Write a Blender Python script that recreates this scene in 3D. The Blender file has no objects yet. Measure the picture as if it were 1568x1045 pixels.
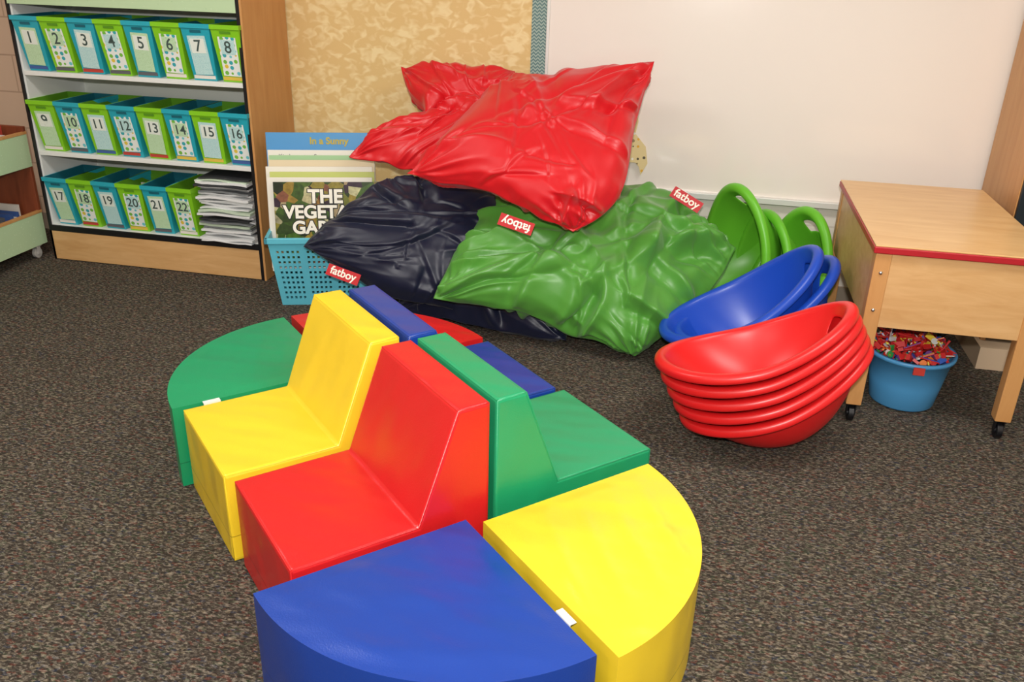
import bpy, bmesh, math, random
import numpy as np
from mathutils import Vector, Matrix, Euler
random.seed(7); np.random.seed(7)
scn=bpy.context.scene
COL=scn.collection
# ------------------------------------------------------------ helpers
def lin(c):
    c=c/255.0
    return c/12.92 if c<=0.04045 else ((c+0.055)/1.055)**2.4
def rgb(r,g,b): return (lin(r),lin(g),lin(b),1)
MATS={}
def mat(name,col,rough=.5,spec=.5,metal=0,bump=0,bscale=50,coat=0):
    if name in MATS: return MATS[name]
    m=bpy.data.materials.new(name); m.use_nodes=True
    nt=m.node_tree; N=nt.nodes; L=nt.links; p=N['Principled BSDF']
    p.inputs['Base Color'].default_value=col
    p.inputs['Roughness'].default_value=rough
    p.inputs['Specular IOR Level'].default_value=spec
    p.inputs['Metallic'].default_value=metal
    p.inputs['Coat Weight'].default_value=coat
    if bump:
        tc=N.new('ShaderNodeTexCoord')
        n=N.new('ShaderNodeTexNoise'); n.inputs['Scale'].default_value=bscale; n.inputs['Detail'].default_value=4
        L.new(tc.outputs['Object'],n.inputs['Vector'])
        b=N.new('ShaderNodeBump'); b.inputs['Strength'].default_value=bump; b.inputs['Distance'].default_value=.01
        L.new(n.outputs['Fac'],b.inputs['Height']); L.new(b.outputs['Normal'],p.inputs['Normal'])
    MATS[name]=m; return m
def empty(name,loc=(0,0,0),rz=0):
    e=bpy.data.objects.new(name,None); COL.objects.link(e); e.location=loc; e.rotation_euler=(0,0,rz); return e
def obj_bm(name,bm,m,parent=None,smooth=False,bevel=0,seg=3,loc=None,rot=None):
    me=bpy.data.meshes.new(name); bmesh.ops.recalc_face_normals(bm,faces=bm.faces[:]); bm.to_mesh(me); bm.free()
    o=bpy.data.objects.new(name,me); COL.objects.link(o)
    if isinstance(m,(list,tuple)):
        for q in m: me.materials.append(q)
    elif m: me.materials.append(m)
    if smooth or bevel:
        for f in me.polygons: f.use_smooth=True
    if bevel:
        b=o.modifiers.new('bevel','BEVEL'); b.width=bevel; b.segments=seg; b.limit_method='ANGLE'; b.angle_limit=math.radians(35); b.harden_normals=True
    if parent: o.parent=parent
    if loc: o.location=loc
    if rot: o.rotation_euler=rot
    return o
def bm_box(bm,x0,x1,y0,y1,z0,z1,mi=0):
    vs=[bm.verts.new(p) for p in [(x0,y0,z0),(x1,y0,z0),(x1,y1,z0),(x0,y1,z0),(x0,y0,z1),(x1,y0,z1),(x1,y1,z1),(x0,y1,z1)]]
    for idx in [(3,2,1,0),(4,5,6,7),(0,1,5,4),(1,2,6,5),(2,3,7,6),(3,0,4,7)]:
        f=bm.faces.new([vs[i] for i in idx]); f.material_index=mi
    return vs
def box(name,x0,x1,y0,y1,z0,z1,m,parent=None,bevel=0,**k):
    bm=bmesh.new(); bm_box(bm,x0,x1,y0,y1,z0,z1)
    return obj_bm(name,bm,m,parent,bevel=bevel,**k)
def text(name,s,size,m,parent,M,ext=.0006,align='CENTER',sx=1,bold=0):
    cu=bpy.data.curves.new(name+'_c','FONT'); cu.body=s; cu.size=size; cu.extrude=ext; cu.align_x=align; cu.align_y='CENTER'; cu.offset=bold
    cu.space_line=.85
    to=bpy.data.objects.new(name+'_t',cu); COL.objects.link(to)
    dg=bpy.context.evaluated_depsgraph_get(); dg.update()
    me=bpy.data.meshes.new_from_object(to.evaluated_get(dg)); bpy.data.objects.remove(to)
    me.materials.clear(); me.materials.append(m)
    o=bpy.data.objects.new(name,me); COL.objects.link(o); o.parent=parent
    o.matrix_local=M@Matrix.Diagonal((sx,1,1,1)); return o
def face_cam(loc,pitch=90,roll=0,yaw=0):
    return Matrix.Translation(loc)@Matrix.Rotation(math.radians(yaw),4,'Z')@Matrix.Rotation(math.radians(pitch),4,'X')@Matrix.Rotation(math.radians(roll),4,'Z')
# ------------------------------------------------------------ materials
def wood_mat(name,c1,c2,sc=(1,1,9),rough=.42):
    m=bpy.data.materials.new(name); m.use_nodes=True; nt=m.node_tree;N=nt.nodes;L=nt.links;p=N['Principled BSDF']
    tc=N.new('ShaderNodeTexCoord'); mp=N.new('ShaderNodeMapping'); mp.inputs['Scale'].default_value=sc
    L.new(tc.outputs['Object'],mp.inputs['Vector'])
    n=N.new('ShaderNodeTexNoise'); n.inputs['Scale'].default_value=3; n.inputs['Detail'].default_value=8; n.inputs['Roughness'].default_value=.6; n.inputs['Distortion'].default_value=.6
    L.new(mp.outputs['Vector'],n.inputs['Vector'])
    r=N.new('ShaderNodeValToRGB'); r.color_ramp.elements[0].position=.3; r.color_ramp.elements[1].position=.72
    r.color_ramp.elements[0].color=c1; r.color_ramp.elements[1].color=c2
    L.new(n.outputs['Fac'],r.inputs['Fac']); L.new(r.outputs['Color'],p.inputs['Base Color']); p.inputs['Roughness'].default_value=rough
    return m
wood_v=wood_mat('maple_vertical',rgb(192,136,78),rgb(208,156,98),(6,6,.8))
wood_h=wood_mat('maple_top',rgb(212,166,108),rgb(228,188,132),(1.2,7,7),.3)
wood_h2=wood_mat('birch_apron',rgb(202,154,98),rgb(220,178,124),(1.5,5,9),.4)
wood_red=wood_mat('cherry_panel',rgb(110,52,30),rgb(140,72,44),(6,6,.8))
black=mat('black_trim',rgb(14,14,18),.45)
white=mat('white_laminate',rgb(228,230,226),.5)
def carpet():
    m=bpy.data.materials.new('carpet'); m.use_nodes=True; nt=m.node_tree;N=nt.nodes;L=nt.links;p=N['Principled BSDF']
    tc=N.new('ShaderNodeTexCoord')
    mp=N.new('ShaderNodeMapping'); mp.inputs['Scale'].default_value=(1,1.9,1); mp.inputs['Rotation'].default_value=(0,0,.35)
    L.new(tc.outputs['Object'],mp.inputs['Vector'])
    n1=N.new('ShaderNodeTexNoise'); n1.inputs['Scale'].default_value=72; n1.inputs['Detail'].default_value=2.5; n1.inputs['Roughness'].default_value=.7; n1.inputs['Distortion'].default_value=.6
    L.new(mp.outputs['Vector'],n1.inputs['Vector'])
    r=N.new('ShaderNodeValToRGB'); e=r.color_ramp.elements
    e[0].position=.38; e[0].color=rgb(31,27,24); e[1].position=.66; e[1].color=rgb(148,139,124)
    x=e.new(.5); x.color=rgb(68,61,53)
    L.new(n1.outputs['Fac'],r.inputs['Fac'])
    v=N.new('ShaderNodeTexVoronoi'); v.inputs['Scale'].default_value=85; L.new(mp.outputs['Vector'],v.inputs['Vector'])
    s=N.new('ShaderNodeSeparateColor'); L.new(v.outputs['Color'],s.inputs[0])
    r2=N.new('ShaderNodeValToRGB'); r2.color_ramp.interpolation='CONSTANT'; e=r2.color_ramp.elements
    e[0].color=rgb(68,62,55); e[0].position=0; e[1].color=rgb(112,64,54); e[1].position=.58
    for pz,c in ((.67,rgb(68,80,60)),(.78,rgb(68,63,57)),(.86,rgb(134,122,100)),(.93,rgb(54,64,82))): q=e.new(pz); q.color=c
    L.new(s.outputs[0],r2.inputs['Fac'])
    mx=N.new('ShaderNodeMixRGB'); mx.inputs['Fac'].default_value=.38; L.new(r.outputs['Color'],mx.inputs['Color1']); L.new(r2.outputs['Color'],mx.inputs['Color2'])
    n2=N.new('ShaderNodeTexNoise'); n2.inputs['Scale'].default_value=1.5; n2.inputs['Detail'].default_value=3; L.new(tc.outputs['Object'],n2.inputs['Vector'])
    mr=N.new('ShaderNodeMapRange'); mr.inputs[3].default_value=.84; mr.inputs[4].default_value=1.12; L.new(n2.outputs['Fac'],mr.inputs[0])
    mu=N.new('ShaderNodeMixRGB'); mu.blend_type='MULTIPLY'; mu.inputs['Fac'].default_value=1; L.new(mx.outputs['Color'],mu.inputs['Color1']); L.new(mr.outputs[0],mu.inputs['Color2'])
    L.new(mu.outputs['Color'],p.inputs['Base Color'])
    b=N.new('ShaderNodeBump'); b.inputs['Strength'].default_value=.7; b.inputs['Distance'].default_value=.006; L.new(n1.outputs['Fac'],b.inputs['Height']); L.new(b.outputs['Normal'],p.inputs['Normal'])
    p.inputs['Roughness'].default_value=.95; p.inputs['Specular IOR Level'].default_value=.1
    return m
def wallpaper():
    m=bpy.data.materials.new('yellow_bulletin_paper'); m.use_nodes=True; nt=m.node_tree;N=nt.nodes;L=nt.links;p=N['Principled BSDF']
    tc=N.new('ShaderNodeTexCoord'); mp=N.new('ShaderNodeMapping'); mp.inputs['Scale'].default_value=(1,1,1.5); mp.inputs['Rotation'].default_value=(0,.5,0)
    L.new(tc.outputs['Object'],mp.inputs['Vector'])
    v=N.new('ShaderNodeTexNoise'); v.inputs['Scale'].default_value=19; v.inputs['Detail'].default_value=1; v.inputs['Distortion'].default_value=.8; L.new(mp.outputs['Vector'],v.inputs['Vector'])
    r=N.new('ShaderNodeValToRGB'); e=r.color_ramp.elements; e[0].position=.45; e[0].color=rgb(222,190,128); e[1].position=.68; e[1].color=rgb(238,216,162)
    L.new(v.outputs['Fac'],r.inputs['Fac']); L.new(r.outputs['Color'],p.inputs['Base Color']); p.inputs['Roughness'].default_value=.7
    return m
def chevron():
    m=bpy.data.materials.new('chevron_border'); m.use_nodes=True; nt=m.node_tree;N=nt.nodes;L=nt.links;p=N['Principled BSDF']
    tc=N.new('ShaderNodeTexCoord'); s=N.new('ShaderNodeSeparateXYZ'); L.new(tc.outputs['Object'],s.inputs[0])
    pp=N.new('ShaderNodeMath'); pp.operation='PINGPONG'; pp.inputs[1].default_value=.011; L.new(s.outputs['X'],pp.inputs[0])
    ad=N.new('ShaderNodeMath'); ad.operation='ADD'; L.new(pp.outputs[0],ad.inputs[0]); L.new(s.outputs['Z'],ad.inputs[1])
    mo=N.new('ShaderNodeMath'); mo.operation='PINGPONG'; mo.inputs[1].default_value=.008; L.new(ad.outputs[0],mo.inputs[0])
    gt=N.new('ShaderNodeMath'); gt.operation='GREATER_THAN'; gt.inputs[1].default_value=.004; L.new(mo.outputs[0],gt.inputs[0])
    mx=N.new('ShaderNodeMixRGB'); mx.inputs['Color1'].default_value=rgb(88,122,122); mx.inputs['Color2'].default_value=rgb(158,178,168); L.new(gt.outputs[0],mx.inputs['Fac'])
    L.new(mx.outputs['Color'],p.inputs['Base Color']); p.inputs['Roughness'].default_value=.6
    return m
def blockwall(name,c,mort):
    m=bpy.data.materials.new(name); m.use_nodes=True; nt=m.node_tree;N=nt.nodes;L=nt.links;p=N['Principled BSDF']
    tc=N.new('ShaderNodeTexCoord'); s=N.new('ShaderNodeSeparateXYZ'); L.new(tc.outputs['Object'],s.inputs[0])
    ad=N.new('ShaderNodeMath'); ad.operation='ADD'; L.new(s.outputs['X'],ad.inputs[0]); L.new(s.outputs['Y'],ad.inputs[1])
    c2=N.new('ShaderNodeCombineXYZ'); L.new(ad.outputs[0],c2.inputs[0]); L.new(s.outputs['Z'],c2.inputs[1])
    b=N.new('ShaderNodeTexBrick'); b.inputs['Scale'].default_value=1; b.inputs['Brick Width'].default_value=.4; b.inputs['Row Height'].default_value=.2; b.inputs['Mortar Size'].default_value=.006
    b.inputs['Mortar Smooth'].default_value=.6
    b.inputs['Color1'].default_value=c; b.inputs['Color2'].default_value=c; b.inputs['Mortar'].default_value=mort
    L.new(c2.outputs[0],b.inputs['Vector']); L.new(b.outputs['Color'],p.inputs['Base Color']); p.inputs['Roughness'].default_value=.65
    return m
def dots(name,base,cols,scale=60,thr=.33):
    m=bpy.data.materials.new(name); m.use_nodes=True; nt=m.node_tree;N=nt.nodes;L=nt.links;p=N['Principled BSDF']
    tc=N.new('ShaderNodeTexCoord'); v=N.new('ShaderNodeTexVoronoi'); v.inputs['Scale'].default_value=scale; v.inputs['Randomness'].default_value=.35
    L.new(tc.outputs['Object'],v.inputs['Vector'])
    s=N.new('ShaderNodeSeparateColor'); L.new(v.outputs['Color'],s.inputs[0])
    r=N.new('ShaderNodeValToRGB'); r.color_ramp.interpolation='CONSTANT'; e=r.color_ramp.elements
    e[0].color=cols[0]; e[0].position=0; e[1].color=cols[1]; e[1].position=1/len(cols)
    for i in range(2,len(cols)): q=e.new(i/len(cols)); q.color=cols[i]
    L.new(s.outputs[0],r.inputs['Fac'])
    lt=N.new('ShaderNodeMath'); lt.operation='LESS_THAN'; lt.inputs[1].default_value=thr; L.new(v.outputs['Distance'],lt.inputs[0])
    mx=N.new('ShaderNodeMixRGB'); mx.inputs['Color1'].default_value=base; L.new(lt.outputs[0],mx.inputs['Fac']); L.new(r.outputs['Color'],mx.inputs['Color2'])
    L.new(mx.outputs['Color'],p.inputs['Base Color']); p.inputs['Roughness'].default_value=.5
    return m
# ------------------------------------------------------------ room shell
XL,XR,YF,YB,ZC=-4.3,2.6,-2.2,4.40,2.75
box('floor',XL-.1,XR+.1,YF-.1,YB+.1,-.1,0,carpet())
blk=blockwall('painted_block_cream',rgb(226,220,210),rgb(206,199,188))
box('wall_back',XL-.1,XR+.1,YB,YB+.1,0,ZC,blk)
blk2=blockwall('painted_block_tan',rgb(206,180,156),rgb(178,152,130))
box('wall_left',XL-.1,XL,YF,YB,0,ZC,blk2)
box('wall_right',XR,XR+.1,YF,YB,0,ZC,blk)
box('wall_front',XL-.1,XR+.1,YF-.1,YF,0,ZC,blk)
box('ceiling',XL-.1,XR+.1,YF-.1,YB+.1,ZC,ZC+.1,mat('ceiling_tile',rgb(225,222,214),.9,bump=.2,bscale=80))
box('baseboard_back',XL,XR,YB-.012,YB,0,.10,mat('vinyl_base',rgb(150,138,122),.6),bevel=.003)
box('trim_tan_block_panel',-4.29,-3.40,YB-.013,YB-.001,.10,2.74,blk2)
box('trim_bulletin_paper',-3.39,-.851,YB-.013,YB-.001,.45,2.3,wallpaper())
box('trim_chevron_border',-.850,-.778,YB-.018,YB-.001,.40,2.3,chevron())
wb=empty('whiteboard')
wbm=mat('whiteboard_surface',rgb(240,232,223),.16,.5,coat=.3)
box('panel',-.765,1.70,YB-.02,YB-.001,.53,1.95,wbm,wb)
fr=mat('whiteboard_frame',rgb(226,226,222),.35,metal=.2)
box('frame_bottom',-.775,1.72,YB-.05,YB-.001,.500,.530,fr,wb,bevel=.003)
box('frame_left',-.777,-.762,YB-.026,YB-.001,.50,1.97,fr,wb,bevel=.003)
box('frame_right',1.70,1.72,YB-.026,YB-.001,.50,1.97,fr,wb,bevel=.003)
box('frame_top',-.775,1.72,YB-.026,YB-.001,1.95,1.97,fr,wb,bevel=.003)
# ------------------------------------------------------------ bookshelf
SX0,SX1,SY=-3.367,-2.12,3.925
sh=empty('classroom_bookshelf')
YK=YB-.02
box('side_panel_right',SX1-.028,SX1,SY+.012,YK,0,1.80,wood_v,sh,bevel=.002)
box('side_panel_left',SX0,SX0+.022,SY+.012,YK,0,1.80,white,sh,bevel=.002)
box('edge_trim_right',SX1-.028,SX1-.010,SY,SY+.012,0.0,1.80,black,sh)
box('edge_trim_left',SX0-.001,SX0+.012,SY,SY+.012,0.0,1.80,black,sh)
box('edge_wood_right',SX1-.010,SX1+.001,SY,SY+.012,0.0,1.80,wood_v,sh)
box('back_panel',SX0+.01,SX1-.01,YK-.012,YK,.16,1.80,mat('shelf_back',rgb(230,234,226),.5),sh)
for i,z in enumerate([.195,.589,.990]):
    box('shelf_%d'%(i+1),SX0+.02,SX1-.028,SY+.01,YK-.01,z-.022,z,white,sh,bevel=.002)
box('shelf_edge_low',SX0+.012,SX1-.028,SY-.002,SY+.01,.163,.193,black,sh)
box('kick_plate',SX0+.0,SX1-.028,SY,SY+.02,0.005,.163,wood_h2,sh)
box('shelf_upper',SX0+.02,SX1-.028,SY+.01,YK-.01,1.315,1.335,white,sh)
box('shelf_upper_strip',SX0+.012,SX1-.028,SY-.002,SY+.010,1.305,1.365,dots('pale_green_paper',rgb(186,212,170),[rgb(205,225,190),rgb(150,190,140)],70,.3),sh)
box('shelf_upper_edge',SX0+.012,SX1-.028,SY-.004,SY+.010,1.365,1.385,black,sh)
box('top_board',SX0,SX1,SY,YK,1.80,1.82,wood_v,sh)
TEAL=rgb(40,168,186); LIME=rgb(134,204,36)
binm={'t':mat('bin_teal',TEAL,.38),'g':mat('bin_lime',LIME,.38)}
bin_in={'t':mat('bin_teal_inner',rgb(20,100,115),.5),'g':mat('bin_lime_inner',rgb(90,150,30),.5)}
labd=dots('label_dots',rgb(236,240,236),[rgb(120,190,70),rgb(60,170,180),rgb(230,200,70),rgb(110,200,210),rgb(236,240,236)],36,.36)
plates=[dots('label_plate_green',rgb(198,228,190),[rgb(168,208,150),rgb(180,218,165)],150,.3),dots('label_plate_teal',rgb(196,228,226),[rgb(150,204,206),rgb(165,214,212)],150,.3)]
num_m=mat('label_ink',rgb(66,84,80),.6); plw=mat('label_plate_white',rgb(232,240,230),.5)
page=[mat('book_page_%d'%i,c,.6) for i,c in enumerate([rgb(220,215,205),rgb(180,60,50),rgb(60,90,150),rgb(210,180,70),rgb(90,90,95)])]
def make_bin(x,z,k,num,w=.148,h=.262):
    e=empty('book_bin',(x,SY,z))
    e.rotation_euler=(0,0,math.radians(random.uniform(-2,2)))
    wb_,wt=w*.80,w; db,dt=.27,.31
    y0b,y0t=.035,-.018
    bm=bmesh.new()
    def ring(wd,y0,dp,zz,ins=0):
        return [bm.verts.new(p) for p in [(-wd/2+ins,y0+ins,zz),(wd/2-ins,y0+ins,zz),(wd/2-ins,y0+dp-ins,zz),(-wd/2+ins,y0+dp-ins,zz)]]
    R=[ring(wb_,y0b,db,0),ring(wt*.985,y0t+.003,dt,h-.022),ring(wt*1.0+.006,y0t-.004,dt+.006,h-.02),ring(wt+.008,y0t-.005,dt+.008,h),
       ring(wt,y0t,dt,h,.004),ring(wb_,y0b,db,.006,.005)]
    bm.faces.new(R[0][::-1])
    for a,b in zip(R[:-1],R[1:]):
        for i in range(4): 
            f=bm.faces.new([a[i],a[(i+1)%4],b[(i+1)%4],b[i]]); f.material_index=1 if b is R[-1] else 0
    f=bm.faces.new(R[-1]); f.material_index=1
    obj_bm('body',bm,[binm[k],bin_in[k]],e)
    tilt=math.atan2(y0b-y0t,h)
    def on_front(zz,off): return Vector((0,y0b+(y0t-y0b)*zz/h-off,zz))
    M=Matrix.Translation(on_front(.118,.003))@Matrix.Rotation(math.radians(90)+tilt,4,'X')@Matrix.Rotation(math.radians(random.uniform(-3,3)),4,'Z')
    lw,lh=w*.62,h*.70
    bm=bmesh.new(); bm_box(bm,-lw/2,lw/2,-lh/2,lh/2,0,.0008)
    o=obj_bm('label_card',bm,labd if num%2==0 else plates[num//2%2],e); o.matrix_local=M
    bm=bmesh.new(); bm_box(bm,-lw*.40,lw*.40,-.034,.034,0,.0006)
    o=obj_bm('label_plate',bm,plates[(num//2+1)%2] if num%2==0 else plw,e,bevel=.0); o.matrix_local=M@Matrix.Translation((0,.045,.0010))
    text('label_number',str(num),.078 if num<10 else .068,num_m,e,M@Matrix.Translation((0,.043,.0018)),.0002,bold=.0008,sx=.95)
    bm=bmesh.new(); bm_box(bm,-.028,.028,-.006,.006,0,.0006)
    o=obj_bm('handle_slot',bm,bin_in[k],e); o.matrix_local=Matrix.Translation(on_front(h-.034,.0035))@Matrix.Rotation(math.radians(90)+tilt,4,'X')
    bm=bmesh.new(); y=.03
    n=0
    while y<.25 and n<12:
        t=random.uniform(.006,.02); hh=random.uniform(.17,.225)
        bm_box(bm,-w*.38,w*.38-random.uniform(0,.015),y,y+t,.008,hh,random.randrange(5)); y+=t+random.uniform(.002,.01); n+=1
    obj_bm('books',bm,page,e)
n=1
ks={0:'tgtgtgtg',1:'gtgtgtgt',2:'tgtgtg'}
for row,z in enumerate([.990,.589,.195]):
    cnt=8 if row<2 else 6; x0=SX0+.10 ; pitch=.1515 if row<2 else .143
    for i in range(cnt):
        make_bin(x0+i*pitch,z+.001,ks[row][i],n,w=.147 if row<2 else .138); n+=1
st=empty('folder_stack')
fm=[mat('folder_white',rgb(228,230,230),.35),mat('folder_grey',rgb(120,124,126),.4),mat('folder_greenish',rgb(196,214,190),.4),mat('folder_dark',rgb(50,52,56),.5)]
bm=bmesh.new(); z=.197
random.seed(4)
while z<.525:
    t=random.uniform(.004,.012); mi=random.choice([0,0,0,1,2,3,0])
    nx=8; xa=-2.465+random.uniform(0,.02); xb=-2.162-random.uniform(0,.02); yf=SY-.01+random.uniform(-.02,.03)
    ph=random.uniform(0,6); am=random.uniform(.001,.005); rows=[]
    for i in range(nx+1):
        u=i/nx; x=xa+(xb-xa)*u; dz=am*math.sin(ph+u*7)-.012*(u-.5)**2*random.uniform(0,2)
        rows.append([bm.verts.new(p) for p in [(x,yf,z+dz),(x,yf+.3,z+.0),(x,yf+.3,z+t),(x,yf,z+dz+t)]])
    for a,b in zip(rows[:-1],rows[1:]):
        for i in range(4):
            f=bm.faces.new([a[i],b[i],b[(i+1)%4],a[(i+1)%4]]); f.material_index=mi
    for r_ in (rows[0],rows[-1][::-1]):
        f=bm.faces.new(r_); f.material_index=mi
    z+=t+random.choice([.002,.004,.007])
obj_bm('folders',bm,fm,st)
# ------------------------------------------------------------ left rolling book cart
ct=empty('rolling_book_cart')
CX=-3.45
gp=bpy.data.materials['pale_green_paper']
cy0,cy1=3.05,3.99
for nm,y in (('end_panel_far',cy1-.02),('end_panel_near',cy0)):
    box(nm,CX-.38,CX,y,y+.02,.07,.70,wood_red,ct,bevel=.003)
for nm,z0,z1 in (('tray_low',.07,.24),('tray_high',.49,.66)):
    bm=bmesh.new()
    bm_box(bm,CX-.36,CX-.01,cy0+.02,cy1-.02,z0,z0+.02)
    bm_box(bm,CX-.012,CX+.004,cy0+.01,cy1-.005,z0,z1)
    bm_box(bm,CX-.37,CX-.355,cy0+.02,cy1-.02,z0,z1)
    obj_bm(nm,bm,gp,ct,bevel=.002)
    box(nm+'_rail',CX-.014,CX+.006,cy0+.01,cy1-.003,z1,z1+.014,wood_v,ct,bevel=.002)
bm=bmesh.new(); y=cy0+.04
while y<cy1-.05:
    t=random.uniform(.008,.03); 
    for z0 in (.09,.51): bm_box(bm,CX-.33,CX-.05-random.uniform(0,.05),y,y+t,z0,z0+random.uniform(.12,.2),random.randrange(5))
    y+=t+.003
obj_bm('books',bm,page,ct)
def caster(parent,x,y,r=.028,m=black,zt=.07):
    bm=bmesh.new()
    M=Matrix.Translation((x,y,r))@Matrix.Rotation(math.radians(90),4,'Y')
    bmesh.ops.create_cone(bm,cap_ends=True,segments=24,radius1=r,radius2=r,depth=.02,matrix=M)
    bmesh.ops.create_cone(bm,cap_ends=True,segments=24,radius1=r*.45,radius2=r*.45,depth=.03,matrix=M)
    bm_box(bm,x-.017,x-.012,y-.012,y+.012,r*.8,zt-.004); bm_box(bm,x+.012,x+.017,y-.012,y+.012,r*.8,zt-.004)
    bm_box(bm,x-.02,x+.02,y-.02,y+.02,zt-.006,zt)
    obj_bm('caster',bm,m,parent,bevel=.002)
cw=mat('caster_grey',rgb(180,176,170),.4)
for x in (CX-.02,CX-.34):
    for y in (cy0+.05,cy1-.07): caster(ct,x,y,.028,cw)
# ------------------------------------------------------------ basket with big books
bk=empty('book_basket',(-1.925,3.60,0),math.radians(18))
tealb=mat('basket_teal',rgb(96,190,210),.42)
def basket():
    W,Dp,Hh=.58,.36,.34
    bm=bmesh.new()
    nx,ny,nz=24,15,13
    def P(side,u,v):
        k=.85+.15*v; cx,cy=W/2,Dp/2
        if side==0: x,y=u*W,0
        if side==1: x,y=W,u*Dp
        if side==2: x,y=W-u*W,Dp
        if side==3: x,y=0,Dp-u*Dp
        return (cx+(x-cx)*k,cy+(y-cy)*k,v*Hh)
    for s in range(4):
        n_=nx if s%2==0 else ny
        for i in range(n_):
            for j in range(nz):
                vs=[Vector(p) for p in [P(s,i/n_,j/nz),P(s,(i+1)/n_,j/nz),P(s,(i+1)/n_,(j+1)/nz),P(s,i/n_,(j+1)/nz)]]
                if 0<i<n_-1 and 1<=j<nz-2 and (i%6!=0):
                    c=sum(vs,Vector())/4; inn=[c+(v-c)*.5 for v in vs]
                    a=[bm.verts.new(v) for v in vs]; b=[bm.verts.new(v) for v in inn]
                    for q in range(4): bm.faces.new([a[q],a[(q+1)%4],b[(q+1)%4],b[q]])
                else: bm.faces.new([bm.verts.new(v) for v in vs])
    bm.faces.new([bm.verts.new(P(s,0,0.01)) for s in range(4)])
    bmesh.ops.remove_doubles(bm,verts=bm.verts[:],dist=.0005)
    o=obj_bm('body',bm,tealb,bk)
    so=o.modifiers.new('s','SOLIDIFY'); so.thickness=.005
    bm=bmesh.new(); z=Hh
    for (a,b,c,d) in [(-.012,W+.012,-.012,.006),(-.012,W+.012,Dp-.006,Dp+.012),(-.012,.006,-.012,Dp+.012),(W-.006,W+.012,-.012,Dp+.012)]:
        bm_box(bm,a,b,c,d,z-.022,z+.006)
    obj_bm('rim',bm,tealb,bk,bevel=.004)
basket()
def veg():
    m=bpy.data.materials.new('cover_vegetables'); m.use_nodes=True; nt=m.node_tree;N=nt.nodes;L=nt.links;p=N['Principled BSDF']
    tc=N.new('ShaderNodeTexCoord'); v=N.new('ShaderNodeTexVoronoi'); v.inputs['Scale'].default_value=24; L.new(tc.outputs['Object'],v.inputs['Vector'])
    s=N.new('ShaderNodeSeparateColor'); L.new(v.outputs['Color'],s.inputs[0])
    r=N.new('ShaderNodeValToRGB'); e=r.color_ramp.elements; e[0].color=rgb(26,36,16); e[1].color=rgb(70,100,34); e[1].position=.45
    for pz,c in ((.6,rgb(150,130,50)),(.75,rgb(120,50,34)),(.86,rgb(190,186,140)),(.93,rgb(50,30,46))): q=e.new(pz); q.color=c
    L.new(s.outputs[0],r.inputs['Fac'])
    n=N.new('ShaderNodeTexNoise'); n.inputs['Scale'].default_value=45; n.inputs['Detail'].default_value=5; L.new(tc.outputs['Object'],n.inputs['Vector'])
    mu=N.new('ShaderNodeMixRGB'); mu.blend_type='OVERLAY'; mu.inputs['Fac'].default_value=.9; L.new(r.outputs['Color'],mu.inputs['Color1']); L.new(n.outputs['Fac'],mu.inputs['Color2'])
    L.new(mu.outputs['Color'],p.inputs['Base Color']); p.inputs['Roughness'].default_value=.3
    return m
vegm=veg(); paper=mat('paper_white',rgb(232,228,216),.6); inkw=mat('print_white',rgb(245,240,225),.5); inkb=mat('print_black',rgb(20,20,18),.5)
blu=mat('cover_blue',rgb(78,150,205),.4); yel=mat('print_yellow',rgb(190,170,60),.5); gry=mat('print_grey',rgb(110,110,110),.6)
def bigbook(nm,y,z0,z1,x0,x1,m,lean=8,th=.008):
    b=box(nm,x0,x1,0,th,0,z1-z0,m,bk,bevel=.001); b.location=(0,y,z0); b.rotation_euler=(-math.radians(lean),0,0); return b
b=bigbook('big_book_vegetables',.07,.20,.585,.03,.53,vegm,8)
for s,zz,sz,xx in (('THE',.315,.088,.27),('VEGETABLE',.242,.084,.29),('GARDEN',.168,.084,.28)):
    text('title_outline',s,sz,inkb,b,Matrix.Translation((xx,-.0010,zz))@Matrix.Rotation(math.radians(90),4,'X'),.0005,bold=.007)  # black printed outline around the white cover lettering
    text('title',s,sz,inkw,b,Matrix.Translation((xx,-.0022,zz))@Matrix.Rotation(math.radians(90),4,'X'),.0005,bold=.003)
for i,(y,z1,m_,x0,x1) in enumerate([(.095,.60,paper,.0,.49),(.12,.62,mat('cover_yellowgreen',rgb(190,200,110),.5),.01,.50),(.14,.64,paper,-.01,.49),(.17,.665,mat('cover_cream',rgb(220,205,170),.5),0,.50),(.20,.68,mat('cover_lightgreen',rgb(160,200,150),.5),0,.48)]):
    bigbook('big_book_%d'%i,y,.15,z1,x0,x1,m_,7,.01)
b=bigbook('big_book_blue',.27,.15,.775,-.02,.48,blu,6)
text('title','In a Sunny',.045,yel,b,Matrix.Translation((.28,-.0015,.585))@Matrix.Rotation(math.radians(90),4,'X'),.0005,bold=.0015)
b=bigbook('big_book_white',.225,.15,.70,-.01,.50,paper,7)
text('title','Kindergarten Songs',.03,gry,b,Matrix.Translation((.16,-.0015,.52))@Matrix.Rotation(math.radians(90),4,'X'),.0004)
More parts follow.
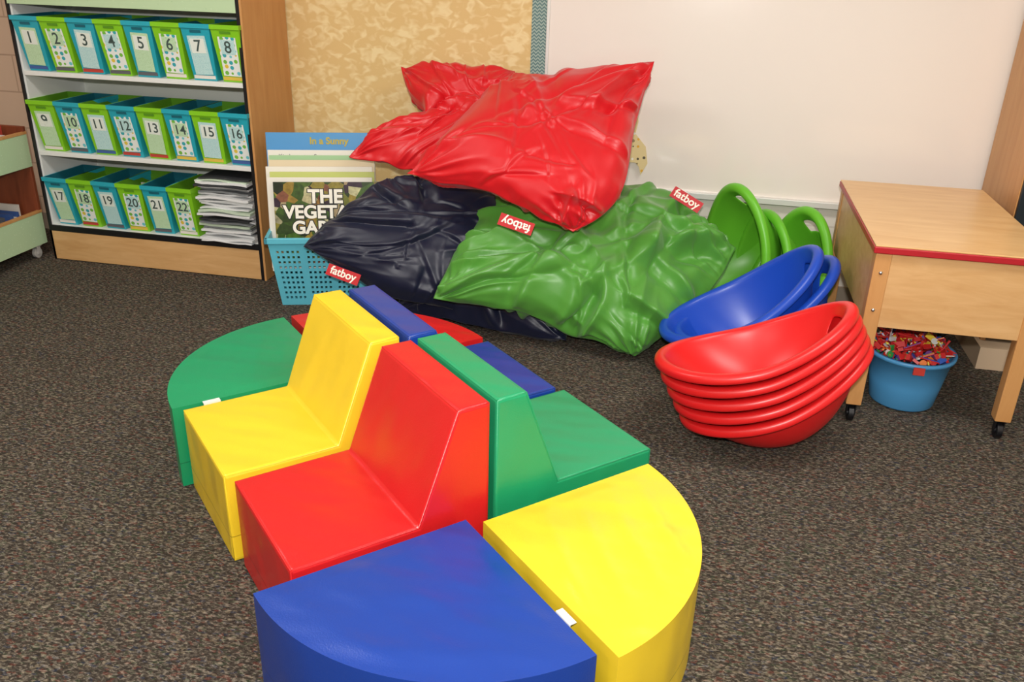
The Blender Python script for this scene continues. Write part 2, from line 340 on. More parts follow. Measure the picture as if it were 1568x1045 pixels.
# ------------------------------------------------------------ foam seating
FC=Vector((-.7637,2.1601,0)); an=-.7893
e1=Vector((math.cos(an),math.sin(an),0)); e2=Vector((-e1.y,e1.x,0))
w,D,d,s_,zs,zb,R=.44,.5347,.3298,.1124,.2836,.5832,.5426
def vinyl(name,c):
    m=bpy.data.materials.new(name); m.use_nodes=True; nt=m.node_tree;N=nt.nodes;L=nt.links;p=N['Principled BSDF']
    p.inputs['Roughness'].default_value=.31; p.inputs['Specular IOR Level'].default_value=.55
    tc=N.new('ShaderNodeTexCoord')
    n=N.new('ShaderNodeTexNoise'); n.inputs['Scale'].default_value=260; L.new(tc.outputs['Object'],n.inputs['Vector'])
    mp=N.new('ShaderNodeMapping'); mp.inputs['Scale'].default_value=(1.2,3.4,1.7); mp.inputs['Rotation'].default_value=(0,0,.25); L.new(tc.outputs['Object'],mp.inputs['Vector'])
    n2=N.new('ShaderNodeTexNoise'); n2.inputs['Scale'].default_value=2.8; n2.inputs['Detail'].default_value=1; L.new(mp.outputs['Vector'],n2.inputs['Vector'])
    b1=N.new('ShaderNodeBump'); b1.inputs['Strength'].default_value=.14; b1.inputs['Distance'].default_value=.003; L.new(n.outputs['Fac'],b1.inputs['Height'])
    b2=N.new('ShaderNodeBump'); b2.inputs['Strength'].default_value=.4; b2.inputs['Distance'].default_value=.03; L.new(n2.outputs['Fac'],b2.inputs['Height']); L.new(b1.outputs['Normal'],b2.inputs['Normal'])
    L.new(b2.outputs['Normal'],p.inputs['Normal'])
    s=N.new('ShaderNodeSeparateXYZ'); L.new(tc.outputs['Object'],s.inputs[0])
    sb=N.new('ShaderNodeMath'); sb.operation='SUBTRACT'; sb.inputs[1].default_value=.085; L.new(s.outputs['Z'],sb.inputs[0])
    ab=N.new('ShaderNodeMath'); ab.operation='ABSOLUTE'; L.new(sb.outputs[0],ab.inputs[0])
    lt=N.new('ShaderNodeMath'); lt.operation='LESS_THAN'; lt.inputs[1].default_value=.0016; L.new(ab.outputs[0],lt.inputs[0])
    mx=N.new('ShaderNodeMixRGB'); mx.inputs['Color1'].default_value=c; mx.inputs['Color2'].default_value=tuple(q*.55 for q in c[:3])+(1,); L.new(lt.outputs[0],mx.inputs['Fac'])
    L.new(mx.outputs['Color'],p.inputs['Base Color'])
    return m
vY=vinyl('vinyl_yellow',rgb(238,204,46)); vR=vinyl('vinyl_red',rgb(205,30,32)); vG=vinyl('vinyl_green',rgb(28,150,98)); vB=vinyl('vinyl_blue',rgb(24,62,150))
def piping(parent,paths,m,r=.0032):
    cu=bpy.data.curves.new('piping','CURVE'); cu.dimensions='3D'; cu.bevel_depth=r; cu.bevel_resolution=2
    for pts,cyc in paths:
        sp=cu.splines.new('POLY'); sp.points.add(len(pts)-1)
        for q,p in zip(sp.points,pts): q.co=(p[0],p[1],p[2],1)
        sp.use_cyclic_u=cyc
    cu.materials.append(m); o=bpy.data.objects.new('piping',cu); COL.objects.link(o); o.parent=parent
def chair(p0,off,side,m):
    prof=[(-D,0),(-D,zs),(-D+d,zs),(-D+d+s_,zb),(0,zb),(0,0)]
    def W(p,q,z): return FC+e1*(p0+off[0]+p)+e2*(side*q+off[1])+Vector((0,0,z+.001))
    pts=[W(0,q,z) for q,z in prof]
    bm=bmesh.new(); a=[bm.verts.new(p) for p in pts]; b=[bm.verts.new(Vector(p)+e1*w) for p in pts]
    n=len(pts); bm.faces.new(a); bm.faces.new(b[::-1])
    for i in range(n): bm.faces.new([a[i],a[(i+1)%n],b[(i+1)%n],b[i]])
    o=obj_bm('foam_chair',bm,m,None,bevel=.011,seg=4)
    ins=[]; k=.0043
    for i in range(n):
        p_,c_,n_=[Vector(prof[j%n]) for j in (i-1,i,i+1)]
        d1=(c_-p_).normalized(); d2=(n_-c_).normalized()
        n1=Vector((d1.y,-d1.x)); n2=Vector((d2.y,-d2.x))
        ins.append(c_+(n1+n2)/(1+n1.dot(n2))*k)
    L1=[W(k,q.x,q.y) for q in ins]; L2=[W(w-k,q.x,q.y) for q in ins]
    paths=[(L1,True),(L2,True)]+[([L1[i],L2[i]],False) for i in (1,3,4)]
    piping(o,paths,m); return o
chair(-w,(-.022,.004),1,vY); chair(0,(.008,.023),1,vR)
chair(0,(.008,.041),-1,vG); chair(-w,(-.011,.025),-1,vB)
def sstep(a,b,x):
    t=np.clip((x-a)/(b-a),0,1); return t*t*(3-2*t)
def quarter(p0,sp,sq,off,m,seed=0,cre=.0):
    base=FC+e1*(p0+off[0])+e2*off[1]
    rs=np.random.RandomState(seed)
    K,Rn=72,40; bm=bmesh.new()
    ang=np.linspace(0,math.pi/2,K+1); ph=rs.uniform(0,6,4); rows=[]
    def z_top(t,a):
        r=t*R; dx=r*math.cos(a); dy=r*math.sin(a)
        dist=min(dx,dy,R-r); env=min(1,max(0,dist/.05)); env=env*env*(3-2*env)
        y=dy/R+.35*dx/R
        cr=.5+.5*math.sin(y*34+ph[0]+1.2*math.sin(dx/R*3+ph[1])); cr=cr**3
        return zs+env*(.004*math.exp(-((t-.55)/.4)**2)+cre*cr*math.exp(-((dx/R-.5)/.3)**2))
    apex=bm.verts.new(base+Vector((0,0,zs)))
    for j in range(1,Rn+1):
        t=j/Rn; row=[]
        for i in range(K+1):
            a=ang[i]; q=base+e1*(sp*R*t*math.cos(a))+e2*(sq*R*t*math.sin(a)); row.append(bm.verts.new((q.x,q.y,z_top(t,a))))
        rows.append(row)
    for i in range(K): bm.faces.new([apex,rows[0][i],rows[0][i+1]])
    for a_,b_ in zip(rows[:-1],rows[1:]):
        for i in range(K): bm.faces.new([a_[i],b_[i],b_[i+1],a_[i+1]])
    loop=[apex]+[r_[0] for r_ in rows]+rows[-1][1:]+[r_[K] for r_ in rows[:-1]][::-1]
    low=[bm.verts.new((v.co.x,v.co.y,.001)) for v in loop]; L_=len(loop)
    for i in range(L_): bm.faces.new([loop[i],loop[(i+1)%L_],low[(i+1)%L_],low[i]])
    bm.faces.new(low)
    o=obj_bm('foam_quarter_seat',bm,m,None,bevel=.009,seg=3)
    k=.0036; c0=base+e1*(sp*k)+e2*(sq*k); Ri=R-k
    pts=[c0]+[base+e1*(sp*(Ri*math.cos(a) if i<K else k))+e2*(sq*(Ri*math.sin(a) if i>0 else k)) for i,a in enumerate(ang)]
    piping(o,[([p+Vector((0,0,zs-k)) for p in pts],True)],m,.003)
    return o
qb=quarter(w,1,-1,(.036,-.063),vB,1,.0015); quarter(w,1,1,(.065,-.029),vY,2,.008)
qg=quarter(-w,-1,-1,(-.042,-.015),vG,3,.0015); quarter(-w,-1,1,(-.042,.014),vR,4,.001)
tagm=mat('tag_white',rgb(225,225,222),.6)
def tag(parent,p,q,ang,z=zs):
    c=FC+e1*p+e2*q; t=empty('sewn_tag',(c.x,c.y,z+.001),an+ang); t.parent=parent
    bm=bmesh.new(); bm_box(bm,-.026,.026,-.008,.008,0,.002)
    bm_box(bm,-.026,.026,-.010,-.008,-.02,.002)
    obj_bm('tag_cloth',bm,tagm,t)
tag(qb,w+.036+.42,-.052,0)
tag(qg,-w-.032,-.44,math.pi/2)
# ------------------------------------------------------------ bean bags
def catmull(P,t):
    n=len(P); x=t*(n-1); i=np.clip(np.floor(x).astype(int),0,n-2); f=(x-i)
    f=f.reshape((-1,)+(1,)*(P.ndim-1))
    ext=np.concatenate([[2*P[0]-P[1]],P,[2*P[-1]-P[-2]]])
    p0,p1,p2,p3=ext[i],ext[i+1],ext[i+2],ext[i+3]
    return .5*((2*p1)+(-p0+p2)*f+(2*p0-5*p1+4*p2-p3)*f*f+(-p0+3*p1-3*p2+p3)*f**3)
def surf(grid,N):
    G=np.array(grid,float); t=np.linspace(0,1,N)
    A=catmull(G,t); A=catmull(np.swapaxes(A,0,1),t); return A   # [u,v]
def pbd(P,goal,excess,iters,kg,bend,seam=.97,zmin=.012,ymax=4.37):
    N=P.shape[1]; cons=[]
    t=np.linspace(-1,1,N); U,V=np.meshgrid(t,t,indexing='ij'); edge=np.maximum(abs(U),abs(V))
    sc=np.where(edge>.93,seam,excess)
    for (a,b,wt) in [(1,0,.5),(0,1,.5),(1,1,.3),(1,-1,.3),(2,0,bend),(0,2,bend),(3,0,bend*.6),(0,3,bend*.6)]:
        s1=(slice(None),slice(0,N-a) ,slice(0,N-b) if b>=0 else slice(-b,N))
        s2=(slice(None),slice(a,N),slice(b,N) if b>=0 else slice(0,N+b))
        L0=np.linalg.norm(goal[s2]-goal[s1],axis=-1)*.5*(sc[s1[1:]]+sc[s2[1:]])
        cons.append((s1,s2,L0,wt))
    for it in range(iters):
        for s1,s2,L0,wt in cons:
            dd=P[s2]-P[s1]; L=np.linalg.norm(dd,axis=-1)+1e-9
            c=(wt*.5*(L-L0)/L)[...,None]*dd
            P[s1]+=c; P[s2]-=c
        P+=kg*(goal-P)
        for idx in [(0,slice(None)),(N-1,slice(None)),(slice(None),0),(slice(None),N-1)]:
            m=.5*(P[(0,)+idx]+P[(1,)+idx]); m=m+.15*(goal[(0,)+idx]-m); P[(0,)+idx]=m; P[(1,)+idx]=m
        P[...,2]=np.maximum(P[...,2],zmin); P[...,1]=np.minimum(P[...,1],ymax)
    return P
def normals(M,up=None):
    du=np.gradient(M,axis=0); dv=np.gradient(M,axis=1); n=np.cross(du,dv); n/=np.linalg.norm(n,axis=-1,keepdims=True)+1e-9
    if up is not None and (n@np.array(up)).mean()<0: n=-n
    return n
def two_sided(M,T,up,pw=3.2):
    N=M.shape[0]; t=np.linspace(-1,1,N); U,V=np.meshgrid(t,t,indexing='ij')
    n=normals(M,up)
    h=T*np.clip((1-np.abs(U)**pw)*(1-np.abs(V)**pw),0,1)**.62
    return np.stack([M+n*h[...,None],M-n*h[...,None]])
def resample(P,N2):
    t=np.linspace(0,1,N2); out=[]
    for k in range(2):
        A=catmull(P[k],t); A=catmull(np.swapaxes(A,0,1),t); out.append(np.swapaxes(A,0,1))
    return np.stack(out)
def foldfield(N,rs,extra,nlong,amp):
    t=np.linspace(0,1,N); U,V=np.meshgrid(t,t,indexing='ij')
    F=np.zeros((N,N))
    for cu,cv in ((0,0),(1,0),(0,1),(1,1)):
        du=abs(U-cu); dv=abs(V-cv); r=np.hypot(du,dv); th=np.arctan2(dv,du)
        w_=np.zeros_like(th)
        for k,a in ((5,.5),(9,.8),(14,.6),(22,.4)): w_+=a*np.sin(k*th+rs.uniform(0,6.28)+rs.uniform(-1,1)*r*4)
        w_=1-np.abs(w_)/1.0
        F+=amp*.9*w_*np.exp(-(r/.26)**1.5)*sstep(.0,.07,r)
    segs=[s+(1.3,) for s in extra]
    for j in range(nlong+26):
        fine=j>=nlong
        side=rs.randint(4); s=rs.uniform(.05,.95)
        p0={0:(s,.02),1:(.98,s),2:(s,.98),3:(.02,s)}[side]
        if fine and rs.rand()<.6: p0=tuple(rs.uniform(.1,.9,2))
        tgt=(rs.uniform(.25,.75),rs.uniform(.25,.75)); l=rs.uniform(.5,1.1)
        p1=(p0[0]+(tgt[0]-p0[0])*l,p0[1]+(tgt[1]-p0[1])*l)
        if fine: segs.append((p0,p1,rs.choice([-1,1])*rs.uniform(.22,.5),rs.uniform(.006,.012),1.0))
        else: segs.append((p0,p1,rs.choice([-1,1,1])*rs.uniform(.6,1.2),rs.uniform(.011,.026),1.1))
    for p0,p1,a,wd,pwr in segs:
        p0=np.array(p0);p1=np.array(p1); dirv=p1-p0; L=np.hypot(*dirv)+1e-4; nrm=np.array([-dirv[1],dirv[0]])/L
        bend=rs.uniform(-.10,.10)*L
        tt=((U-p0[0])*dirv[0]+(V-p0[1])*dirv[1])/L**2
        dd=(U-p0[0])*nrm[0]+(V-p0[1])*nrm[1]-bend*np.sin(np.clip(tt,0,1)*math.pi)
        wl=wd*(.7+1.1*np.clip(tt,0,1))
        taper=sstep(-.12,.12,tt)*(1-sstep(.55,1.1,tt))
        wq=np.where(dd>0,wl*.5,wl*1.9)
        prof=(1+(dd/wq)**2)**-pwr-.5*np.exp(-((dd-2.2*wl)/(1.3*wl))**2)
        F+=amp*a*prof*taper
    for _ in range(4):
        k=rs.uniform(3,8,2)*rs.choice([-1,1],2); F+=amp*.14*np.sin(k[0]*U+k[1]*V+rs.uniform(0,6))
    for (s,dist) in ((U,V),(U,1-V),(V,U),(V,1-U)):
        w_=sum(a*np.sin(k*s+rs.uniform(0,6)) for k,a in ((23,.6),(41,.5),(67,.4)))
        F+=.007*w_*np.exp(-dist/.05)
    de=np.minimum(np.minimum(U,1-U),np.minimum(V,1-V))
    return F*sstep(0,.035,de), U,V,de
def bean_bag(name,grid,T,m,seed,excess=1.05,zmin=.012,up=(0,-.5,1),kg=.03,nlong=9,amp=.022,extra=(),wavy=.011):
    rs=np.random.RandomState(seed)
    N1,N2=15,170
    G1=two_sided(surf(grid,N1),T,up); P=G1+rs.normal(0,.007,G1.shape)
    P=pbd(P,G1,excess,80,kg,.08,seam=.96,zmin=zmin)
    P=resample(P,N2)
    for k in range(2):
        F,U,V,de=foldfield(N2,rs,extra if k==0 else (),nlong,amp)
        n=normals(P[k],up if k==0 else tuple(-q for q in up))
        P[k]=P[k]+n*F[...,None]
    Wv=sum(a*np.sin(kx*U+ky*V+rs.uniform(0,6)) for kx,ky,a in ((14,11,.6),(-19,23,.5),(31,-27,.3)))
    P+=(wavy*Wv*np.exp(-de/.07))[None,...,None]*np.array([.1,-.35,.95])
    P[...,2]=np.maximum(P[...,2],zmin); P[...,1]=np.minimum(P[...,1],4.37)
    for _ in range(1):
        Q=P.copy(); Q[:,1:-1,1:-1]=.5*P[:,1:-1,1:-1]+.125*(P[:,2:,1:-1]+P[:,:-2,1:-1]+P[:,1:-1,2:]+P[:,1:-1,:-2]); P=Q
    N=N2; bm=bmesh.new(); idx={}
    for k in range(2):
        for i in range(N):
            for j in range(N):
                b=i in(0,N-1) or j in (0,N-1)
                if k==1 and b: idx[(1,i,j)]=idx[(0,i,j)]; continue
                idx[(k,i,j)]=bm.verts.new(P[k,i,j])
    for k in range(2):
        for i in range(N-1):
            for j in range(N-1):
                q=[idx[(k,i,j)],idx[(k,i+1,j)],idx[(k,i+1,j+1)],idx[(k,i,j+1)]]
                try: bm.faces.new(q if k==0 else q[::-1])
                except Exception: pass
    return obj_bm(name,bm,m,None,smooth=True)
def nylon(name,c,rough=.5):
    m=mat(name,c,rough,.5,bump=.07,bscale=420)
    m.node_tree.nodes['Principled BSDF'].inputs['Sheen Weight'].default_value=.12
    return m
nR=nylon('nylon_red',rgb(210,16,28),.38); nG=nylon('nylon_green',rgb(84,152,56),.36); nN=nylon('nylon_navy',rgb(13,20,46),.42)
bean_bag('bean_bag',[[(-1.30,3.62,.05),(-.95,3.56,.04),(-.48,3.50,.03)],
                     [(-1.32,3.85,.16),(-.95,3.85,.18),(-.5,3.85,.16)],
                     [(-1.25,4.22,.10),(-.9,4.28,.12),(-.5,4.2,.10)]],.14,nN,1)
navy=bean_bag('bean_bag',[[(-1.68,3.47,.37),(-1.25,3.50,.15),(-.80,3.62,.10)],
                     [(-1.56,3.60,.50),(-1.15,3.70,.38),(-.75,3.80,.30)],
                     [(-1.38,3.78,.64),(-1.05,4.00,.58),(-.7,4.1,.50)]],.11,nN,2,excess=1.03,amp=.020,nlong=8)
green=bean_bag('bean_bag',[[(-1.05,3.38,.22),(-.72,3.42,.19),(-.45,3.46,.09),(-.17,3.44,.03)],
                     [(-1.02,3.55,.34),(-.66,3.58,.31),(-.30,3.58,.25),(-.05,3.52,.12)],
                     [(-1.00,3.75,.42),(-.56,3.86,.42),(-.22,3.86,.42),(.12,3.72,.26)],
                     [(-1.00,4.05,.50),(-.50,4.20,.52),(-.12,4.16,.555),(.21,3.88,.40)]],.12,nG,3,excess=1.03,amp=.034,nlong=11,
                     extra=(((.95,.95),(.55,.25),1.2,.022),((.82,.95),(.62,.35),-1.1,.02),((.75,.98),(.80,.30),1.1,.018),((.0,.05),(.45,.45),1.0,.03),((.35,.02),(.5,.5),.9,.028),((.60,.02),(.62,.4),-1.0,.022),((.9,.8),(.72,.55),1.2,.018)))
red=bean_bag('bean_bag',[[(-1.22,3.56,.70),(-.90,3.53,.68),(-.66,3.49,.61),(-.47,3.46,.54)],
                     [(-1.12,3.72,.80),(-.86,3.68,.80),(-.56,3.62,.72),(-.30,3.60,.68)],
                     [(-1.02,3.95,.93),(-.80,3.92,.94),(-.52,3.88,.92),(-.28,3.88,.93)],
                     [(-.88,4.15,1.05),(-.66,4.18,1.06),(-.42,4.18,1.11),(-.235,4.10,1.17)]],.12,nR,4,excess=1.02,amp=.022,nlong=7,
                     extra=(((.97,.97),(.72,.55),1.1,.022),((.98,.9),(.85,.45),-1.2,.02),((1.,.2),(.7,.15),1.3,.018),((1.,.12),(.75,.28),-1.2,.016),((.9,.02),(.8,.3),1.2,.016)))
red2=bean_bag('bean_bag',[[(-1.58,3.80,.71),(-1.3,3.80,.68),(-.95,3.85,.65)],
                     [(-1.46,3.92,.84),(-1.2,3.95,.78),(-.85,3.98,.75)],
                     [(-1.25,4.02,.84),(-1.1,4.08,.90),(-.8,4.1,.88)],
                     [(-1.40,4.14,.97),(-1.15,4.16,.98),(-.85,4.18,.98)],
                     [(-1.46,4.22,1.07),(-1.2,4.26,1.09),(-.90,4.26,1.08)]],.08,nR,5,excess=1.03,amp=.02,nlong=8,
                     extra=(((.0,.5),(.55,.62),-1.8,.03),((.0,.5),(.6,.42),-1.5,.03),((.0,.15),(.5,.3),1.2,.03)))
labm=mat('label_red',rgb(190,20,30),.5)
def baglabel(parent,loc,roll,pitch=60,yaw=0,wd=.15,flip=False):
    e=empty('sewn_label'); e.parent=parent
    M=face_cam(loc,pitch,roll,yaw)
    bm=bmesh.new(); bm_box(bm,-wd/2,wd/2,-.026,.026,-.002,0)
    o=obj_bm('label_cloth',bm,labm,e); o.matrix_local=M
    text('label_text','fatboy',.05,inkw,e,M@Matrix.Rotation(math.pi if flip else 0,4,'Z')@Matrix.Translation((0,.002,.001)),.0004,bold=.001)
baglabel(green,(-.03,3.95,.595),-28,62)
baglabel(navy,(-1.48,3.43,.27),-14,60,wd=.16)
baglabel(red,(-.70,3.41,.575),-14,60,flip=True)
# ------------------------------------------------------------ rocker seats
def rocker(name,loc,rot,m,a=.335,b=.215,dep=.24,hole=True,lift=.05):
    bm=bmesh.new(); K=72; rings=[]
    def pt(s,ph,out=0,dz=0):
        c,sn=math.cos(ph),math.sin(ph)
        bw=b*(1-.12*c)
        x=a*s*c; y=bw*s*sn
        zr=lift*c*c + .02*max(c,0)
        z=zr*s**2-dep*(1-s**2.2)**.9 if s<1 else zr
        nx,ny=c/a,sn/bw; l=math.hypot(nx,ny); 
        return (x+out*nx/l,y+out*ny/l,z+dz)
    S=[.0,.12,.24,.36,.48,.58,.68,.76,.83,.89,.94,.975,1.0]
    for s in S[1:]: rings.append([pt(s,2*math.pi*i/K) for i in range(K)])
    for out,dz in ((.006,.007),(.018,.011),(.034,.008),(.042,-.002),(.043,-.022)): rings.append([pt(1,2*math.pi*i/K,out,dz) for i in range(K)])
    V=[[bm.verts.new(p) for p in r_] for r_ in rings]; c0=bm.verts.new(pt(0,0))
    for i in range(K): bm.faces.new([c0,V[0][i],V[0][(i+1)%K]])
    for q in range(len(V)-1):
        for i in range(K):
            ii=(i+.5) if i<K/2 else i+.5-K
            if hole and 7<=q<=8 and abs(ii)<4.2: continue
            bm.faces.new([V[q][i],V[q+1][i],V[q+1][(i+1)%K],V[q][(i+1)%K]])
    o=obj_bm(name,bm,m,None,smooth=True)
    so=o.modifiers.new('so','SOLIDIFY'); so.thickness=.007; so.offset=-1
    ss=o.modifiers.new('ss','SUBSURF'); ss.levels=1; ss.render_levels=1
    o.matrix_world=Matrix.Translation(loc)@rot
    return o
def RM(rx,ry,rz): return (Matrix.Rotation(math.radians(rz),4,'Z')@Matrix.Rotation(math.radians(ry),4,'Y')@Matrix.Rotation(math.radians(rx),4,'X'))
def ground(objs):
    mz=min((o.matrix_world@v.co).z for o in objs for v in o.data.vertices)-.008
    for o in objs: o.matrix_world=Matrix.Translation((0,0,-mz))@o.matrix_world
pR=mat('plastic_red',rgb(218,30,32),.34); pB=mat('plastic_blue',rgb(26,74,186),.34); pG=mat('plastic_green',rgb(104,188,46),.38)
rr=[]
for i in range(5):
    rr.append(rocker('rocker_seat',(.270+.024*i,2.88+.002*i,.385-.043*i),RM(-5,-19-1.9*i,6),pR,a=.308,b=.203-.003*i,dep=.175))
ground(rr)
e=empty('sticker'); e.parent=rr[0]
bm=bmesh.new(); bm_box(bm,-.03,.03,-.012,.012,0,.001); o=obj_bm('sticker_card',bm,tagm,e); o.matrix_local=Matrix.Translation((.195,.02,-.070))@Matrix.Rotation(math.radians(-32),4,'Y')@Matrix.Rotation(.5,4,'Z')
bb=[rocker('rocker_seat',(.245+.065*i,3.44+.035*i,.405-.035*i),RM(0,-31+3*i,10),pB,a=.315,b=.205,dep=.29) for i in range(2)]
ground(bb)
gg=rocker('rocker_seat',(.205,4.02,.36),RM(0,-82,36),pG,a=.29,b=.205); ground([gg])
e=empty('sticker'); e.parent=gg
bm=bmesh.new(); bm_box(bm,-.04,.04,-.025,.025,0,.001); o=obj_bm('sticker_card',bm,[mat('sticker_dark',rgb(70,40,44),.5)],e); o.matrix_local=Matrix.Translation((.13,-.02,-.155))@Matrix.Rotation(math.radians(-28),4,'Y')
ground([rocker('rocker_seat',(.335,4.05,.30),RM(0,-74,30),pG,a=.235,b=.185)])
ground([rocker('rocker_seat',(.47,4.02,.33),RM(0,-66,34),pG,a=.262,b=.195)])
# ------------------------------------------------------------ table
tb=empty('activity_table')
TX0,TX1,TY0,TY1,TZ=.635,1.225,3.11,4.10,.702
redb=mat('red_edge_band',rgb(176,30,40),.4)
box('top',TX0,TX1,TY0,TY1,TZ-.006,TZ,wood_h,tb,bevel=.002)
box('edge_band',TX0-.003,TX1+.003,TY0-.003,TY1+.003,TZ-.030,TZ-.006,redb,tb,bevel=.004)
ax0,ax1,ay0,ay1=TX0+.012,TX1-.012,TY0+.012,TY1-.012
box('apron_front',ax0+.04,ax1-.04,ay0,ay0+.018,.395,TZ-.032,wood_h2,tb,bevel=.002)
box('apron_back',ax0+.04,ax1-.04,ay1-.018,ay1,.395,TZ-.032,wood_h2,tb,bevel=.002)
box('apron_left',ax0,ax0+.018,ay0+.04,ay1-.04,.395,TZ-.032,wood_h2,tb,bevel=.002)
box('apron_right',ax1-.018,ax1,ay0+.04,ay1-.04,.395,TZ-.032,wood_h2,tb,bevel=.002)
bolt=mat('bolt_steel',rgb(190,190,190),.3,metal=1)
for i,(x,y) in enumerate([(ax0-.004,ay0-.004),(ax1-.051,ay0-.004),(ax0-.004,ay1-.051),(ax1-.051,ay1-.051)]):
    box('leg_%d'%(i+1),x,x+.055,y,y+.055,.075,TZ-.032,wood_v,tb,bevel=.004)
    caster(tb,x+.027,y+.027,.031,black,.078)
    if i<2:
        bm=bmesh.new()
        for z in (.60,.46): bmesh.ops.create_uvsphere(bm,u_segments=12,v_segments=6,radius=.007,matrix=Matrix.Translation((x+.027,y,z)))
        obj_bm('bolts_%d'%(i+1),bm,bolt,tb,smooth=True)
# ------------------------------------------------------------ tub
tub=empty('plastic_tub',(.895,3.375,0))
tm=mat('tub_blue',rgb(80,156,210),.4)
bm=bmesh.new(); K=48
prof=[(.0,.004),(.115,.004),(.120,.01),(.135,.10),(.152,.205),(.163,.207),(.165,.222),(.152,.223),(.148,.20),(.130,.10),(.114,.014),(.0,.012)]
V=[[bm.verts.new((r_*math.cos(2*math.pi*i/K),r_*math.sin(2*math.pi*i/K),z)) for i in range(K)] for r_,z in prof[1:-1]]
for a_,b_ in zip(V[:-1],V[1:]):
    for i in range(K): bm.faces.new([a_[i],a_[(i+1)%K],b_[(i+1)%K],b_[i]])
bm.faces.new(V[0][::-1]); bm.faces.new(V[-1])
obj_bm('bucket',bm,tm,tub,smooth=True)
bm=bmesh.new(); bm_box(bm,-.02,.02,-.168,-.160,.185,.215); obj_bm('tub_sticker',bm,mat('sticker_red',rgb(200,60,50),.5),tub)
cm=[mat('toy_%d'%i,c,.4) for i,c in enumerate([rgb(200,40,40),rgb(50,150,70),rgb(230,200,60),rgb(50,90,180),rgb(225,225,220),rgb(120,70,140),rgb(230,120,40)])]
bm=bmesh.new(); random.seed(11)
for i in range(210):
    r_=.135*math.sqrt(random.random()); a_=random.random()*6.28
    c=Vector((r_*math.cos(a_),r_*math.sin(a_),.19+.095*(1-(r_/.16)**2)*random.random()+.02))
    M=Matrix.Translation(c)@Euler((random.uniform(-1.2,1.2)+1.57,random.uniform(-.6,.6),random.uniform(0,6.28))).to_matrix().to_4x4()
    before=len(bm.faces)
    if i%3==0: bmesh.ops.create_cube(bm,size=random.uniform(.014,.024),matrix=M@Matrix.Diagonal((1.6,1,.7,1)))
    elif i%3==1: bmesh.ops.create_cone(bm,cap_ends=True,segments=14,radius1=.013,radius2=.013,depth=.006,matrix=M)
    else: bmesh.ops.create_cone(bm,cap_ends=True,segments=6,radius1=.0048,radius2=.0038,depth=random.uniform(.05,.11),matrix=M)
    bm.faces.ensure_lookup_table(); mi=random.randrange(7)
    for f in bm.faces[before:]: f.material_index=mi
obj_bm('small_toys',bm,cm,tub)
# ------------------------------------------------------------ cabinet at right
cb=empty('storage_cabinet')
CF=3.86
box('side_left',1.29,1.312,CF,4.34,.10,1.95,wood_v,cb,bevel=.002)
box('side_right',2.03,2.052,CF,4.34,.10,1.95,wood_v,cb,bevel=.002)
box('top',1.29,2.052,CF,4.34,1.95,1.972,wood_v,cb,bevel=.002)
box('back',1.312,2.03,4.32,4.34,.10,1.95,wood_v,cb)
box('base',1.27,2.04,3.77,4.34,0,.10,mat('cabinet_base',rgb(205,180,150),.6),cb)
box('door_left',1.294,1.668,CF-.018,CF,.12,1.94,mat('cabinet_door_dark',rgb(24,34,40),.4),cb,bevel=.003)
box('door_right',1.674,2.028,CF-.018,CF,.12,1.94,MATS['cabinet_door_dark'],cb,bevel=.003)
box('handle_left',1.645,1.655,CF-.04,CF-.018,.95,1.1,bolt,cb); box('handle_right',1.687,1.697,CF-.04,CF-.018,.95,1.1,bolt,cb)
# ------------------------------------------------------------ paper cutout on the wall beside the bags
pc=empty('paper_cutout')
pts=[(-.37,.95),(-.325,.95),(-.30,.86),(-.31,.80),(-.255,.74),(-.24,.66),(-.27,.60),(-.28,.64),(-.30,.66),(-.36,.66)]
bm=bmesh.new(); a_=[bm.verts.new((x,4.346,z)) for x,z in pts]; f=bm.faces.new(a_)
r_=bmesh.ops.extrude_face_region(bm,geom=[f]); bmesh.ops.translate(bm,vec=(0,-.003,0),verts=[v for v in r_['geom'] if isinstance(v,bmesh.types.BMVert)])
obj_bm('card',bm,dots('cutout_print',rgb(226,206,150),[rgb(226,170,50),rgb(150,130,90),rgb(90,80,60),rgb(240,236,225)],34,.42),pc)
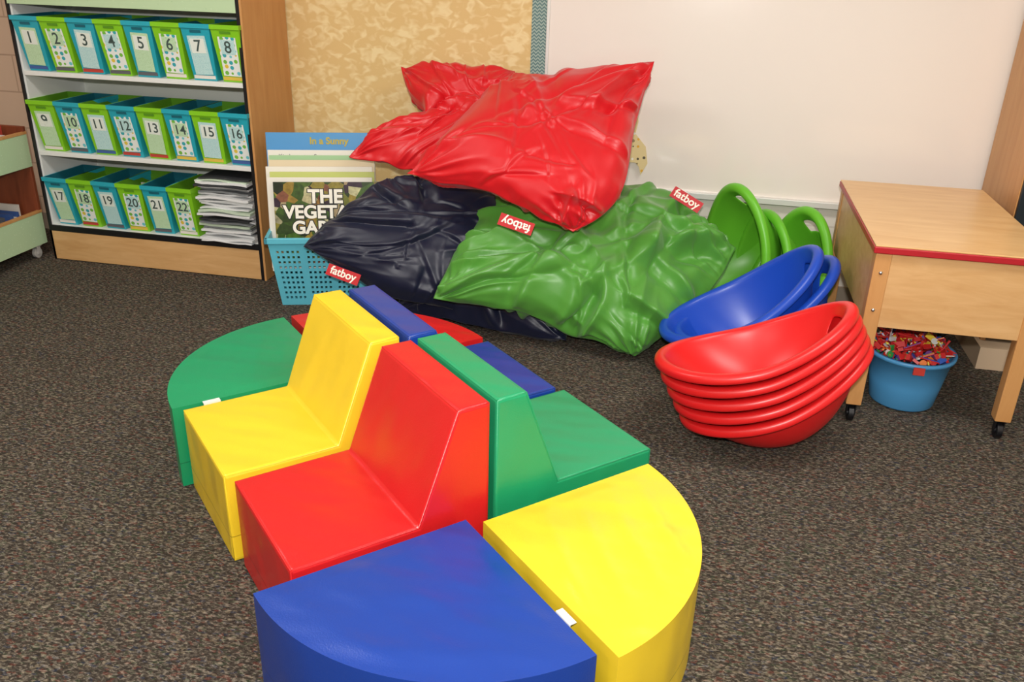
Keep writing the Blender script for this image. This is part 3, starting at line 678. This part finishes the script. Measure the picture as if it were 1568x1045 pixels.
# ------------------------------------------------------------ lights
def area(nm,loc,sx,sy,pw,col,rot=(0,0,0)):
    l=bpy.data.lights.new(nm,'AREA'); l.shape='RECTANGLE'; l.size=sx; l.size_y=sy; l.energy=pw; l.color=col
    o=bpy.data.objects.new(nm,l); COL.objects.link(o); o.location=loc; o.rotation_euler=rot; return o
fixm=mat('fixture_white',rgb(235,235,230),.5)
for x in (-2.4,.9):
    for y in (-.6,2.3):
        area('ceiling_light_lamp',(x,y,ZC-.045),1.2,.6,33,(1,.955,.905))
        fx=empty('ceiling_light',(x,y,ZC))
        bm=bmesh.new()
        for q in [(-.62,.62,-.32,-.30),(-.62,.62,.30,.32),(-.62,-.60,-.32,.32),(.60,.62,-.32,.32)]: bm_box(bm,*q,-.05,0)
        obj_bm('fixture_frame',bm,fixm,fx)
fl=bpy.data.lights.new('camera_flash','AREA'); fl.shape='DISK'; fl.size=.08; fl.energy=74; fl.color=(1,.97,.94)
fo=bpy.data.objects.new('camera_flash',fl); COL.objects.link(fo); fo.location=(0.0,-.05,1.80)
fo.rotation_euler=(math.radians(84),0,math.radians(11.6))
wd=bpy.data.worlds.new('world'); scn.world=wd; wd.use_nodes=True
wd.node_tree.nodes['Background'].inputs[0].default_value=(.9,.92,1,1); wd.node_tree.nodes['Background'].inputs[1].default_value=.3
# ------------------------------------------------------------ camera
f_,p_,ro,th=1341.33,.4192,.0276,.2034
h=Vector((math.cos(th),math.sin(th),0)); 
fw=Vector((-math.sin(th)*math.cos(p_),math.cos(th)*math.cos(p_),-math.sin(p_)))
dn=Vector((math.sin(th)*math.sin(p_),-math.cos(th)*math.sin(p_),-math.cos(p_)))
right=h*math.cos(ro)-dn*math.sin(ro); down=h*math.sin(ro)+dn*math.cos(ro)
M=Matrix((( right.x,-down.x,-fw.x,0),(right.y,-down.y,-fw.y,0),(right.z,-down.z,-fw.z,1.6),(0,0,0,1)))
cd=bpy.data.cameras.new('camera'); cd.sensor_width=36; cd.lens=f_/1568*36; cd.clip_start=.05
co=bpy.data.objects.new('camera',cd); COL.objects.link(co); co.matrix_world=M; scn.camera=co
scn.view_settings.view_transform='Standard'
scn.view_settings.look='None'
